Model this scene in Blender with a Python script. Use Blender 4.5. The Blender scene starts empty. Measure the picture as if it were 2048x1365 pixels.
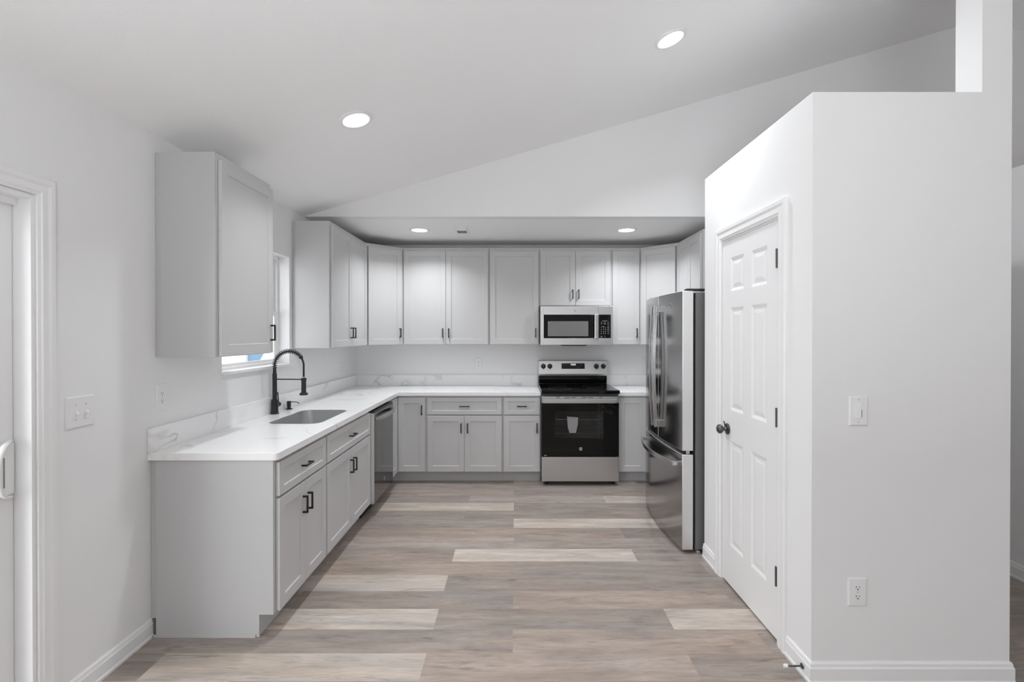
import bpy, bmesh, math, random
from mathutils import Vector, Matrix

random.seed(7)
PI = math.pi
scn = bpy.context.scene
COL = scn.collection

# ------------------------------------------------------------------ camera
cam_d = bpy.data.cameras.new('camera')
cam_d.sensor_width = 36.0
cam_d.sensor_fit = 'HORIZONTAL'
cam_d.lens = 965.8 / 2048 * 36.0
cam_d.shift_x = -6.4 / 2048
cam_d.shift_y = -11.1 / 2048
cam_d.clip_start = 0.05
cam_d.clip_end = 200
cam = bpy.data.objects.new('camera', cam_d)
COL.objects.link(cam)
cam.location = (0, 0, 1.5)
cam.rotation_euler = (PI / 2 - 0.0046, 0, 0)
scn.camera = cam

# ------------------------------------------------------------------ world, exposure
world = bpy.data.worlds.new('world')
scn.world = world
world.use_nodes = True
bg = world.node_tree.nodes['Background']
bg.inputs[0].default_value = (0.96, 0.985, 1.02, 1)
scn.view_settings.view_transform = 'Standard'
scn.view_settings.look = 'None'
scn.view_settings.gamma = 1
scn.view_settings.exposure = 0.06
scn.view_settings.use_curve_mapping = False
scn.cycles.use_denoising = True
scn.cycles.max_bounces = 12
scn.cycles.diffuse_bounces = 8
scn.cycles.glossy_bounces = 5
scn.cycles.transparent_max_bounces = 12
scn.cycles.sample_clamp_indirect = 6


LAMP = (0.968, 0.998, 1.036)     # the pictures' neutral white balance


def area_light(name, loc, rot, sx, sy, power, portal=False, parent=None, shape='RECTANGLE', spread=PI):
    d = bpy.data.lights.new(name, 'AREA')
    d.shape = shape
    d.size = sx
    if shape in ('RECTANGLE', 'ELLIPSE'):
        d.size_y = sy
    d.energy = power
    d.spread = spread
    d.color = LAMP
    o = bpy.data.objects.new(name, d)
    COL.objects.link(o)
    o.location = loc
    o.rotation_euler = rot
    if portal:
        d.cycles.is_portal = True
    if parent:
        o.parent = parent
    return o


# light levels: sky through the doors and windows, added fill lamps, sun, ceiling cans
LV = dict(world=2.2, oblique=62.0, uplight=75.0, sun=3.0, vault=10.5, soffit=7.4, back=2.0)
bg.inputs[1].default_value = LV['world']
# lamp added outside the sliding door, standing in for bright sky
area_light('oblique_fill', (-3.6, -0.9, 1.5), (0, -PI / 2, math.radians(50)), 2.0, 1.6, LV['oblique'])
# unseen lamp added behind the camera, aimed up to brighten the ceiling
area_light('uplight_fill', (0.1, -0.9, 1.25), (PI - 0.10, 0, 0), 0.8, 0.8, LV['uplight'])
# high sun coming over the roof onto the patio; it does not enter the rooms
sun_d = bpy.data.lights.new('sun', 'SUN')
sun_d.energy = LV['sun']
sun_d.angle = math.radians(0.6)
sun_o = bpy.data.objects.new('sun', sun_d)
COL.objects.link(sun_o)
sun_o.rotation_euler = Vector((-0.5, -0.3, -0.8)).to_track_quat('-Z', 'Y').to_euler()

# ------------------------------------------------------------------ materials


def mat(name, col, rough=0.5, metal=0.0, spec=0.5, emit=None, estr=0.0, coat=0.0):
    m = bpy.data.materials.new(name)
    m.use_nodes = True
    b = m.node_tree.nodes['Principled BSDF']
    if not isinstance(col, (tuple, list)):
        col = (col, col, col)
    b.inputs['Base Color'].default_value = (*col, 1)
    b.inputs['Roughness'].default_value = rough
    b.inputs['Metallic'].default_value = metal
    b.inputs['Specular IOR Level'].default_value = spec
    if coat:
        b.inputs['Coat Weight'].default_value = coat
        b.inputs['Coat Roughness'].default_value = 0.05
    if emit is not None:
        b.inputs['Emission Color'].default_value = (*emit, 1)
        b.inputs['Emission Strength'].default_value = estr
    return m


def nodes(m):
    return m.node_tree.nodes, m.node_tree.links, m.node_tree.nodes['Principled BSDF']


def add_bump(m, scale, strength, dist=0.002, detail=3.0):
    n, l, b = nodes(m)
    tc = n.new('ShaderNodeTexCoord')
    no = n.new('ShaderNodeTexNoise')
    no.inputs['Scale'].default_value = scale
    no.inputs['Detail'].default_value = detail
    bp = n.new('ShaderNodeBump')
    bp.inputs['Strength'].default_value = strength
    bp.inputs['Distance'].default_value = dist
    l.new(tc.outputs['Object'], no.inputs['Vector'])
    l.new(no.outputs['Fac'], bp.inputs['Height'])
    l.new(bp.outputs['Normal'], b.inputs['Normal'])


M = {}
M['wall'] = mat('wall_paint', 0.84, 0.65, spec=0.3)
add_bump(M['wall'], 160, 0.10, 0.001)
M['ceil'] = mat('ceiling_paint', 0.91, 0.8, spec=0.2)
add_bump(M['ceil'], 70, 0.35, 0.003)
M['trim'] = mat('trim_paint', 0.86, 0.35)
M['vinyl'] = mat('white_vinyl', 0.86, 0.3)
M['cab'] = mat('cabinet_paint', 0.57, 0.42)
M['cabskin'] = mat('cabinet_side_skin', 0.53, 0.45)
M['black'] = mat('matte_black_metal', 0.012, 0.35, spec=0.5)
M['blackplastic'] = mat('black_plastic', 0.015, 0.45)
M['gap'] = mat('dark_gasket', 0.01, 0.7)
M['plate'] = mat('switch_plate_plastic', 0.85, 0.3)
M['slot'] = mat('socket_slot', 0.05, 0.5)
M['bronze'] = mat('aged_bronze', 0.13, 0.28, metal=0.9)
M['rubber'] = mat('white_rubber', 0.8, 0.5)
M['glassblack'] = mat('black_glass', 0.004, 0.05, spec=0.3)
M['display'] = mat('display_digits', 0.8, 0.5, emit=(1, 1, 1), estr=1.5)
M['mark'] = mat('printed_marks', 0.55, 0.5)
M['markdim'] = mat('printed_marks_grey', 0.22, 0.5)
M['ringmark'] = mat('burner_print', 0.05, 0.3)
M['screen'] = mat('microwave_screen', 0.17, 0.22, spec=0.5)
M['fridgeside'] = mat('fridge_side_paint', 0.14, 0.45)
M['cavity'] = mat('oven_enamel', 0.32, 0.4)
M['paper'] = mat('paper', 0.85, 0.8)
M['rack'] = mat('oven_rack_wire', 0.6, 0.25, metal=1.0)
M['ledlens'] = mat('led_lens', 0.9, 0.4, emit=(1, 1, 1), estr=9.0)
M['concrete'] = mat('patio_concrete', 0.55, 0.9)
M['bluewall'] = mat('blue_siding', (0.20, 0.33, 0.45), 0.7)
M['whitewood'] = mat('white_siding', 0.8, 0.7)
M['ventdark'] = mat('vent_dark', 0.22, 0.6)


def steel(name, col, rough, axis=2, streak=0.06, aniso=0.5):
    m = mat(name, col, rough, metal=1.0)
    n, l, b = nodes(m)
    tc = n.new('ShaderNodeTexCoord')
    mp = n.new('ShaderNodeMapping')
    sc = [6, 6, 6]
    for i in range(3):
        sc[i] = 4 if i == axis else 500
    mp.inputs['Scale'].default_value = sc
    no = n.new('ShaderNodeTexNoise')
    no.inputs['Scale'].default_value = 1.0
    no.inputs['Detail'].default_value = 2
    mr = n.new('ShaderNodeMapRange')
    mr.inputs['To Min'].default_value = rough - streak
    mr.inputs['To Max'].default_value = rough + streak
    l.new(tc.outputs['Object'], mp.inputs['Vector'])
    l.new(mp.outputs['Vector'], no.inputs['Vector'])
    l.new(no.outputs['Fac'], mr.inputs['Value'])
    l.new(mr.outputs['Result'], b.inputs['Roughness'])
    return m


M['steel'] = steel('brushed_steel', 0.60, 0.37, axis=0, streak=0.02)
M['steelbright'] = steel('bright_steel', 0.62, 0.25, axis=2, streak=0.03)
M['fridgefront'] = steel('fridge_door_steel', 0.42, 0.15, axis=0, streak=0.03)
M['fridgeedge'] = steel('fridge_door_edge', 0.85, 0.45, axis=2)
M['dwfront'] = steel('dishwasher_steel', 0.24, 0.10, axis=0, streak=0.02)
M['sinksteel'] = steel('sink_steel', 0.68, 0.30, axis=1, streak=0.03)


def glass(name, tint, refl=0.08):
    m = bpy.data.materials.new(name)
    m.use_nodes = True
    n, l = m.node_tree.nodes, m.node_tree.links
    n.remove(n['Principled BSDF'])
    out = n['Material Output']
    tr = n.new('ShaderNodeBsdfTransparent')
    tr.inputs[0].default_value = (tint, tint, tint, 1)
    gl = n.new('ShaderNodeBsdfGlossy')
    gl.inputs['Roughness'].default_value = 0.02
    fr = n.new('ShaderNodeFresnel')
    fr.inputs[0].default_value = 1.45
    mx = n.new('ShaderNodeMixShader')
    ge = n.new('ShaderNodeNewGeometry')
    inv = n.new('ShaderNodeMath'); inv.operation = 'SUBTRACT'; inv.inputs[0].default_value = 1.0
    ml = n.new('ShaderNodeMath'); ml.operation = 'MULTIPLY'
    l.new(ge.outputs['Backfacing'], inv.inputs[1])
    l.new(fr.outputs[0], ml.inputs[0]); l.new(inv.outputs[0], ml.inputs[1])
    l.new(ml.outputs[0], mx.inputs[0])
    l.new(tr.outputs[0], mx.inputs[1])
    l.new(gl.outputs[0], mx.inputs[2])
    l.new(mx.outputs[0], out.inputs[0])
    return m


M['glass'] = glass('window_glass', 0.95)
M['ovenglass'] = glass('oven_window_glass', 0.8)


def quartz():
    m = mat('white_quartz', 0.86, 0.22)
    n, l, b = nodes(m)
    tc = n.new('ShaderNodeTexCoord')
    mp = n.new('ShaderNodeMapping')
    mp.inputs['Rotation'].default_value = (0.5, 0.3, 0.7)
    big = n.new('ShaderNodeTexNoise')
    big.inputs['Scale'].default_value = 1.9
    big.inputs['Detail'].default_value = 6
    big.inputs['Roughness'].default_value = 0.45
    big.inputs['Distortion'].default_value = 0.7
    sub = n.new('ShaderNodeMath'); sub.operation = 'SUBTRACT'; sub.inputs[1].default_value = 0.5
    ab = n.new('ShaderNodeMath'); ab.operation = 'ABSOLUTE'
    ramp = n.new('ShaderNodeValToRGB')
    ramp.color_ramp.elements[0].position = 0.0
    ramp.color_ramp.elements[0].color = (1, 1, 1, 1)
    ramp.color_ramp.elements[1].position = 0.016
    ramp.color_ramp.elements[1].color = (0, 0, 0, 1)
    msk = n.new('ShaderNodeTexNoise')
    msk.inputs['Scale'].default_value = 2.3
    mr = n.new('ShaderNodeMapRange')
    mr.inputs['From Min'].default_value = 0.45
    mr.inputs['From Max'].default_value = 0.65
    mul = n.new('ShaderNodeMath'); mul.operation = 'MULTIPLY'
    soft = n.new('ShaderNodeMath'); soft.operation = 'MULTIPLY'; soft.inputs[1].default_value = 0.55
    mix = n.new('ShaderNodeMix'); mix.data_type = 'RGBA'
    mix.inputs['A'].default_value = (0.9, 0.9, 0.9, 1)
    mix.inputs['B'].default_value = (0.42, 0.42, 0.42, 1)
    l.new(tc.outputs['Object'], mp.inputs['Vector'])
    l.new(mp.outputs['Vector'], big.inputs['Vector'])
    l.new(tc.outputs['Object'], msk.inputs['Vector'])
    l.new(big.outputs['Fac'], sub.inputs[0]); l.new(sub.outputs[0], ab.inputs[0])
    l.new(ab.outputs[0], ramp.inputs[0])
    l.new(msk.outputs['Fac'], mr.inputs['Value'])
    l.new(ramp.outputs['Color'], mul.inputs[0]); l.new(mr.outputs['Result'], mul.inputs[1])
    l.new(mul.outputs[0], soft.inputs[0])
    l.new(soft.outputs[0], mix.inputs['Factor'])
    l.new(mix.outputs['Result'], b.inputs['Base Color'])
    return m


M['quartz'] = quartz()


def plank_mat():
    m = mat('vinyl_plank_floor', 0.4, 0.42, spec=0.35)
    n, l, b = nodes(m)
    at = n.new('ShaderNodeAttribute'); at.attribute_name = 'tone'
    sh = n.new('ShaderNodeAttribute'); sh.attribute_name = 'shift'
    tc = n.new('ShaderNodeTexCoord')
    add = n.new('ShaderNodeVectorMath'); add.operation = 'ADD'
    l.new(tc.outputs['Object'], add.inputs[0]); l.new(sh.outputs['Vector'], add.inputs[1])

    def grain(sx, sy, detail, dist, rough=0.6):
        mp = n.new('ShaderNodeMapping'); mp.inputs['Scale'].default_value = (sx, sy, 1)
        no = n.new('ShaderNodeTexNoise')
        no.inputs['Scale'].default_value = 1; no.inputs['Detail'].default_value = detail
        no.inputs['Distortion'].default_value = dist
        no.inputs['Roughness'].default_value = rough
        l.new(add.outputs[0], mp.inputs['Vector']); l.new(mp.outputs['Vector'], no.inputs['Vector'])
        return no.outputs['Fac']

    def mapr(sock, a, bb, c, d):
        r = n.new('ShaderNodeMapRange')
        r.inputs['From Min'].default_value = a; r.inputs['From Max'].default_value = bb
        r.inputs['To Min'].default_value = c; r.inputs['To Max'].default_value = d
        l.new(sock, r.inputs['Value'])
        return r.outputs['Result']

    def mulm(a, bb):
        k = n.new('ShaderNodeMath'); k.operation = 'MULTIPLY'
        l.new(a, k.inputs[0]); l.new(bb, k.inputs[1])
        return k.outputs[0]
    g1 = mapr(grain(2.0, 14, 4, 0.5), 0.3, 0.7, 0.74, 1.16)     # broad smoky bands along the board
    g2 = mapr(grain(11, 110, 5, 0.3, 0.75), 0.3, 0.7, 0.82, 1.14)  # fine grain
    g3 = mapr(grain(3.6, 28, 3, 1.2), 0.28, 0.42, 0.68, 1.0)    # darker streaks and knots
    g = mulm(mulm(g1, g2), g3)
    hue = grain(1.1, 7, 2, 0.3)
    cool = n.new('ShaderNodeMix'); cool.data_type = 'RGBA'
    cool.inputs['A'].default_value = (1.03, 0.99, 0.95, 1)
    cool.inputs['B'].default_value = (0.97, 0.99, 1.02, 1)
    l.new(mapr(hue, 0.35, 0.65, 0, 1), cool.inputs['Factor'])
    v1 = n.new('ShaderNodeVectorMath'); v1.operation = 'MULTIPLY'
    l.new(at.outputs['Color'], v1.inputs[0]); l.new(cool.outputs['Result'], v1.inputs[1])
    v2 = n.new('ShaderNodeVectorMath'); v2.operation = 'SCALE'
    l.new(v1.outputs[0], v2.inputs[0]); l.new(g, v2.inputs['Scale'])
    l.new(v2.outputs[0], b.inputs['Base Color'])
    bp = n.new('ShaderNodeBump'); bp.inputs['Strength'].default_value = 0.12; bp.inputs['Distance'].default_value = 0.001
    l.new(g2, bp.inputs['Height']); l.new(bp.outputs['Normal'], b.inputs['Normal'])
    return m


M['plank'] = plank_mat()

# ------------------------------------------------------------------ mesh helpers


class MB:
    def __init__(self):
        self.bm = bmesh.new()

    def box(self, x0, x1, y0, y1, z0, z1):
        bm = self.bm
        v = [bm.verts.new((x, y, z)) for z in (z0, z1) for y in (y0, y1) for x in (x0, x1)]
        for f in ((0, 2, 3, 1), (4, 5, 7, 6), (0, 1, 5, 4), (2, 6, 7, 3), (0, 4, 6, 2), (1, 3, 7, 5)):
            bm.faces.new([v[i] for i in f])
        return self

    def prism(self, poly, a, b, axis='z'):
        """polygon of 2D points extruded from a to b; axis z: (x,y), axis y: (x,z), axis x: (y,z)"""
        def P(p, t):
            return {'z': (p[0], p[1], t), 'y': (p[0], t, p[1]), 'x': (t, p[0], p[1])}[axis]
        bm = self.bm
        lo = [bm.verts.new(P(p, a)) for p in poly]
        hi = [bm.verts.new(P(p, b)) for p in poly]
        n = len(poly)
        bm.faces.new(lo); bm.faces.new(hi)
        for i in range(n):
            bm.faces.new((lo[i], lo[(i + 1) % n], hi[(i + 1) % n], hi[i]))
        return self

    def lathe(self, prof, origin=(0, 0, 0), axis=(0, 0, 1), n=28, sx=1.0):
        """profile [(r, t)] spun about axis through origin"""
        ax = Vector(axis).normalized()
        u = ax.orthogonal().normalized(); w = ax.cross(u)
        o = Vector(origin)
        bm = self.bm
        rings = []
        for r, t in prof:
            if r < 1e-6:
                rings.append([bm.verts.new(o + ax * t)])
            else:
                rings.append([bm.verts.new(o + ax * t + (u * math.cos(2 * PI * i / n) + w * math.sin(2 * PI * i / n)) * r) for i in range(n)])
        for A, B in zip(rings, rings[1:]):
            for i in range(n):
                j = (i + 1) % n
                if len(A) == 1 and len(B) == 1:
                    continue
                if len(A) == 1:
                    bm.faces.new((A[0], B[i], B[j]))
                elif len(B) == 1:
                    bm.faces.new((A[i], A[j], B[0]))
                else:
                    bm.faces.new((A[i], A[j], B[j], B[i]))
        return self

    def sweep(self, pts, sec, side=None, cap=True):
        """2D closed section swept along 3D points; side = fixed side vector, else parallel frames"""
        pts = [Vector(p) for p in pts]
        bm = self.bm
        rings = []
        prev = None
        for i, p in enumerate(pts):
            t = (pts[min(i + 1, len(pts) - 1)] - pts[max(i - 1, 0)]).normalized()
            if side is not None:
                s = Vector(side)
            elif prev is None:
                s = t.orthogonal()
            else:
                s = prev
            s = (s - t * s.dot(t)).normalized()
            prev = s
            nrm = t.cross(s)
            rings.append([bm.verts.new(p + s * a + nrm * b) for a, b in sec])
        k = len(sec)
        for A, B in zip(rings, rings[1:]):
            for i in range(k):
                bm.faces.new((A[i], A[(i + 1) % k], B[(i + 1) % k], B[i]))
        if cap:
            bm.faces.new(rings[0]); bm.faces.new(rings[-1])
        return self

    def tube(self, pts, r, n=10):
        return self.sweep(pts, [(r * math.cos(2 * PI * i / n), r * math.sin(2 * PI * i / n)) for i in range(n)])

    def build(self, name, material, parent=None, bevel=0.0, smooth=False, loc=(0, 0, 0), seg=2):
        bm = self.bm
        bmesh.ops.recalc_face_normals(bm, faces=bm.faces)
        me = bpy.data.meshes.new(name)
        if smooth:
            for f in bm.faces:
                f.smooth = True
            for e in bm.edges:
                if len(e.link_faces) == 2 and e.calc_face_angle(0) > math.radians(38):
                    e.smooth = False
        bm.to_mesh(me); bm.free()
        me.materials.append(material)
        o = bpy.data.objects.new(name, me)
        COL.objects.link(o)
        if parent is not None:
            o.parent = parent
        o.location = loc
        if bevel:
            md = o.modifiers.new('bevel', 'BEVEL')
            md.width = bevel; md.segments = seg; md.limit_method = 'ANGLE'; md.angle_limit = math.radians(40)
            md.harden_normals = False
        return o


def thing(name, label, cat, loc, rz=0.0, group=None):
    o = bpy.data.objects.new(name, None)
    o.empty_display_size = 0.1
    COL.objects.link(o)
    o.location = loc
    o.rotation_euler = (0, 0, rz)
    return tag(o, label, cat, group)


def tag(o, label, cat, group=None, kind=None):
    o['label'] = label
    o['category'] = cat
    if group:
        o['group'] = group
    if kind:
        o['kind'] = kind
    return o


def struct(o, label, cat):
    return tag(o, label, cat, kind='structure')


def text(name, body, size, loc, parent, material, rz=0.0, align='CENTER', extrude=0.0004):
    cu = bpy.data.curves.new(name, 'FONT')
    cu.body = body; cu.size = size; cu.align_x = align; cu.align_y = 'CENTER'; cu.extrude = extrude
    tmp = bpy.data.objects.new(name, cu)
    COL.objects.link(tmp)
    dg = bpy.context.evaluated_depsgraph_get()
    me = bpy.data.meshes.new_from_object(tmp.evaluated_get(dg))
    bpy.data.objects.remove(tmp)
    me.materials.clear(); me.materials.append(material)
    o = bpy.data.objects.new(name, me)
    COL.objects.link(o)
    o.parent = parent; o.location = loc; o.rotation_euler = (PI / 2, 0, rz)
    return o


def panel_mesh(w, h, t, xs, zs, cells, insets):
    """slab (0..w, 0..h, front at y=-t, back at y=0) whose front cells get successive insets (thickness, depth)"""
    mb = MB(); bm = mb.bm
    grid = [[bm.verts.new((x, -t, z)) for x in xs] for z in zs]
    face = {}
    for j in range(len(zs) - 1):
        for i in range(len(xs) - 1):
            face[(i, j)] = bm.faces.new((grid[j][i], grid[j][i + 1], grid[j + 1][i + 1], grid[j + 1][i]))
    bm.normal_update()
    edges = [e for e in bm.edges if e.is_boundary]
    for c in cells:
        f = face[c]
        for th, dp in insets:
            bmesh.ops.inset_individual(bm, faces=[f], thickness=th, depth=dp, use_even_offset=True)
    r = bmesh.ops.extrude_edge_only(bm, edges=edges)
    vs = [g for g in r['geom'] if isinstance(g, bmesh.types.BMVert)]
    for v in vs:
        v.co.y = 0.0
    es = [g for g in r['geom'] if isinstance(g, bmesh.types.BMEdge) and all(abs(v.co.y) < 1e-9 for v in g.verts)]
    bmesh.ops.contextual_create(bm, geom=es)
    return mb


# ------------------------------------------------------------------ dimensions
XL, DB = -1.80, 5.43          # left wall, back wall
XR = 1.934                    # kitchen's right wall
ZP = 2.49                     # plate height / soffit ceiling
YS = 4.10                     # face of the wall above the soffit
SL = 0.29                     # vault slope
RX = 3.95                     # ridge
XO, YR = 6.5, -4.5            # far right wall, rear wall
ZT = 0.914                    # counter top
UZ0, UZ1 = 1.379, 2.405       # wall cabinets
RIDGE = ZP + SL * (RX - XL)
ZO = RIDGE - SL * (XO - RX)
PX, PY0, PY1, PZ = 1.27, 2.065, 3.235, 2.53   # pantry block
WT = 0.12

# ------------------------------------------------------------------ floor
PW, PO, PL = 0.1821, 2.255, 1.22
light_planks = {(-1, -1): 1.32, (1, -1): 1.42, (1, 1): 1.45, (3, -1): 1.38, (5, 0): 1.52, (6, -1): 1.16, (8, 0): 1.52, (10, -1): 1.46,
                (0, -1): 0.93, (2, -1): 0.88, (2, 0): 1.02, (3, 0): 0.90, (3, 1): 0.88, (1, 0): 0.92, (4, -1): 1.02, (4, 0): 0.92,
                (5, -1): 0.98, (6, 0): 1.05, (7, -1): 1.0, (7, 0): 0.98, (7, 1): 0.82, (8, -1): 0.97, (9, -1): 0.98, (9, 0): 0.92, (10, 0): 0.93,
                (11, -1): 1.0, (11, 0): 1.18, (0, 0): 1.04, (-1, 0): 1.06, (12, 0): 0.95, (12, -1): 1.1, (5, 1): 1.0, (9, 1): 0.95}
warm_planks = {(2, 0), (0, 0), (-1, 0), (4, -1), (7, -1), (7, 0), (5, -1)}
me = bpy.data.meshes.new('floor')
vs, fs, tone, shift = [], [], [], []
k0 = math.floor((YR - 0.1 - PO) / PW)
k1 = math.ceil((DB + 0.1 - PO) / PW)
rnd = random.Random(3)
for k in range(k0, k1):
    y0, y1 = PO + k * PW, PO + (k + 1) * PW
    off = -0.012 if k % 2 == 0 else -0.415
    for j in range(-2, 6):
        x0, x1 = off + j * PL, off + (j + 1) * PL
        x0, x1 = max(x0, XL - 0.12), min(x1, XO + 0.1)
        if x1 <= x0:
            continue
        b = len(vs)
        vs += [(x0, y0, 0), (x1, y0, 0), (x1, y1, 0), (x0, y1, 0)]
        fs.append((b, b + 1, b + 2, b + 3))
        g = light_planks.get((k, j), rnd.choice([0.9, 0.95, 1.0, 1.0, 1.05, 1.4]))
        base = (0.372, 0.306, 0.262) if (k, j) in warm_planks else (0.352, 0.303, 0.270)
        if g > 1.2:
            base = (0.348, 0.306, 0.270)
        g = g * 1.09 if g > 1.2 else g
        tone.append(tuple(c * g for c in base))
        shift.append((rnd.uniform(0, 40), rnd.uniform(0, 40), 0))
me.from_pydata(vs, [], fs)
ca = me.color_attributes.new('tone', 'FLOAT_COLOR', 'CORNER')
sa = me.attributes.new('shift', 'FLOAT_VECTOR', 'CORNER')
for p in me.polygons:
    for li in p.loop_indices:
        ca.data[li].color = (*tone[p.index], 1)
        sa.data[li].vector = shift[p.index]
me.materials.append(M['plank'])
fl = bpy.data.objects.new('floor', me)
COL.objects.link(fl)
struct(fl, 'grey-brown wood plank floor running across the kitchen', 'floor')

# ------------------------------------------------------------------ shell
SY0, SY1, SZ = -0.02, 1.813, 2.02           # sliding door opening
WY0, WY1, WZ0, WZ1 = 2.962, 3.848, 1.242, 2.105   # sink window opening
m = MB()
m.box(XL - WT, XL, YR - WT, SY0, 0, 2.6)
m.box(XL - WT, XL, SY0, SY1, SZ, 2.6)
m.box(XL - WT, XL, SY1, WY0, 0, 2.6)
m.box(XL - WT, XL, WY0, WY1, 0, WZ0)
m.box(XL - WT, XL, WY0, WY1, WZ1, 2.6)
m.box(XL - WT, XL, WY1, DB + WT, 0, 2.6)
struct(m.build('wall_left', M['wall']), 'white left wall with sliding door and sink window', 'wall')
m = MB(); m.box(XL, XO, DB, DB + WT, 0, 2.6)
struct(m.build('wall_back', M['wall']), 'white back wall behind the range and cabinets', 'wall')
m = MB(); m.box(XR, XR + WT, PY1, DB, 0, ZP)
struct(m.build('wall_right', M['wall']), 'white right wall behind the refrigerator', 'wall')
m = MB(); m.prism([(XL, ZP), (XO, ZP), (XO, ZO), (RX, RIDGE), ], YS, YS + 0.1, 'y')
struct(m.build('wall_gable', M['wall']), 'white sloping wall above the dropped kitchen ceiling', 'wall')
m = MB(); m.box(XL, XO, YS + 0.1, DB, ZP, ZP + 0.1)
struct(m.build('ceiling_soffit', M['ceil']), 'low flat ceiling over the back of the kitchen', 'ceiling')
m = MB()
m.prism([(XL - WT, ZP - SL * WT), (RX, RIDGE), (XO + WT, ZO - SL * WT), (XO + WT, ZO + 0.1), (RX, RIDGE + 0.12), (XL - WT, ZP + 0.12)], YR - WT, YS + 0.1, 'y')
struct(m.build('ceiling_vault', M['ceil']), 'white vaulted ceiling rising to the right', 'ceiling')
m = MB(); m.box(XO, XO + WT, YR, DB, 0, ZO + 0.05)
struct(m.build('wall_outer', M['wall']), 'far outer wall of the adjoining room', 'wall')
# rear wall behind the camera with an unseen opening placed to admit sky light
RW0, RW1, RZ0, RZ1 = 3.2, 6.1, 0.45, 2.35
m = MB()
m.box(XL, RW0, YR - WT, YR, 0, ZP)
m.box(RW1, XO, YR - WT, YR, 0, ZP)
m.box(RW0, RW1, YR - WT, YR, 0, RZ0)
m.box(RW0, RW1, YR - WT, YR, RZ1, ZP)
m.prism([(XL, ZP), (XO, ZP), (XO, ZO), (RX, RIDGE)], YR - WT, YR, 'y')
struct(m.build('wall_rear', M['wall']), 'white wall behind the camera', 'wall')
# pantry block: front wall with the post, door wall, rear wall and lid
DY0, DY1, DZ = 2.3145, 2.9655, 2.070         # pantry door rough opening
CX0, CX1 = 1.992, 2.12
m = MB()
m.box(PX, CX1, PY0, PY0 + WT + 0.005, 0, PZ)
m.box(CX0, CX1, PY0, PY0 + WT + 0.005, PZ, ZP + SL * (CX0 - XL) + 0.03)
struct(m.build('wall_front', M['wall']), 'white pantry front wall with a post rising to the vault', 'wall')
m = MB()
m.box(PX, PX + WT, PY0 + WT + 0.005, DY0, 0, PZ)
m.box(PX, PX + WT, DY1, PY1, 0, PZ)
m.box(PX, PX + WT, DY0, DY1, DZ, PZ)
m.box(PX + WT, CX1, PY1 - WT, PY1, 0, PZ)
m.box(CX0, CX1, PY0 + WT + 0.005, PY1 - WT, 0, PZ)
m.box(PX + WT, CX0, PY0 + WT + 0.005, PY1 - WT, PZ - 0.05, PZ)
struct(m.build('wall_pantry', M['wall']), 'bright white pantry wall holding the six-panel door', 'wall')
HX = 3.072
m = MB(); m.box(HX, HX + WT, 2.0, DB, 0, 2.52)
struct(m.build('wall_hall', M['wall']), 'white wall of the next room at the right edge', 'wall')
m = MB(); m.box(-30, XL - WT, -25, 30, -0.2, -0.02); m.box(XL - WT, 10, -25, YR - WT, -0.2, -0.02)
struct(m.build('patio', M['concrete']), 'pale patio outside', 'ground')

# ------------------------------------------------------------------ trim
BB = [(0, 0), (0.016, 0), (0.016, 0.012), (0.0125, 0.016), (0.0125, 0.066), (0.009, 0.074), (0.008, 0.084), (0.004, 0.091), (0, 0.091)]


def baseboard(name, path, side, label):
    """path of (x,y) along the wall; side = +1: thickness grows to the left of the walking direction"""
    mb = MB(); bm = mb.bm
    P = [Vector((p[0], p[1])) for p in path]
    rings = []
    for i, p in enumerate(P):
        d0 = (P[i] - P[i - 1]).normalized() if i else (P[1] - P[0]).normalized()
        d1 = (P[i + 1] - P[i]).normalized() if i < len(P) - 1 else d0
        n0 = Vector((-d0.y, d0.x)) * side; n1 = Vector((-d1.y, d1.x)) * side
        nn = (n0 + n1); nn = nn / nn.dot(n0) if nn.dot(n0) > 1e-6 else n0
        rings.append([bm.verts.new((p.x + nn.x * a, p.y + nn.y * a, z)) for a, z in BB])
    k = len(BB)
    for A, B in zip(rings, rings[1:]):
        for i in range(k):
            bm.faces.new((A[i], A[(i + 1) % k], B[(i + 1) % k], B[i]))
    bm.faces.new(rings[0]); bm.faces.new(rings[-1])
    return struct(mb.build(name, M['trim']), label, 'baseboard')


baseboard('baseboard_left', [(XL, 1.882), (XL, 2.379)], -1, 'white baseboard between sliding door and base cabinet end')
baseboard('baseboard_pantry', [(PX, 2.246), (PX, PY0), (CX1, PY0), (CX1, 2.6)], -1, 'white baseboard wrapping the pantry front corner')
baseboard('baseboard_right', [(PX, PY1), (PX, 3.034)], -1, 'short white baseboard between pantry door and refrigerator')
baseboard('baseboard_hall', [(HX, 2.0), (HX, DB)], 1, 'white baseboard in the next room at right edge')


CAS = [(a * 1.14, t) for a, t in [(0, 0), (0, 0.008), (0.010, 0.011), (0.014, 0.015), (0.036, 0.014), (0.046, 0.018), (0.062, 0.018), (0.066, 0.014), (0.066, 0)]]


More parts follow.
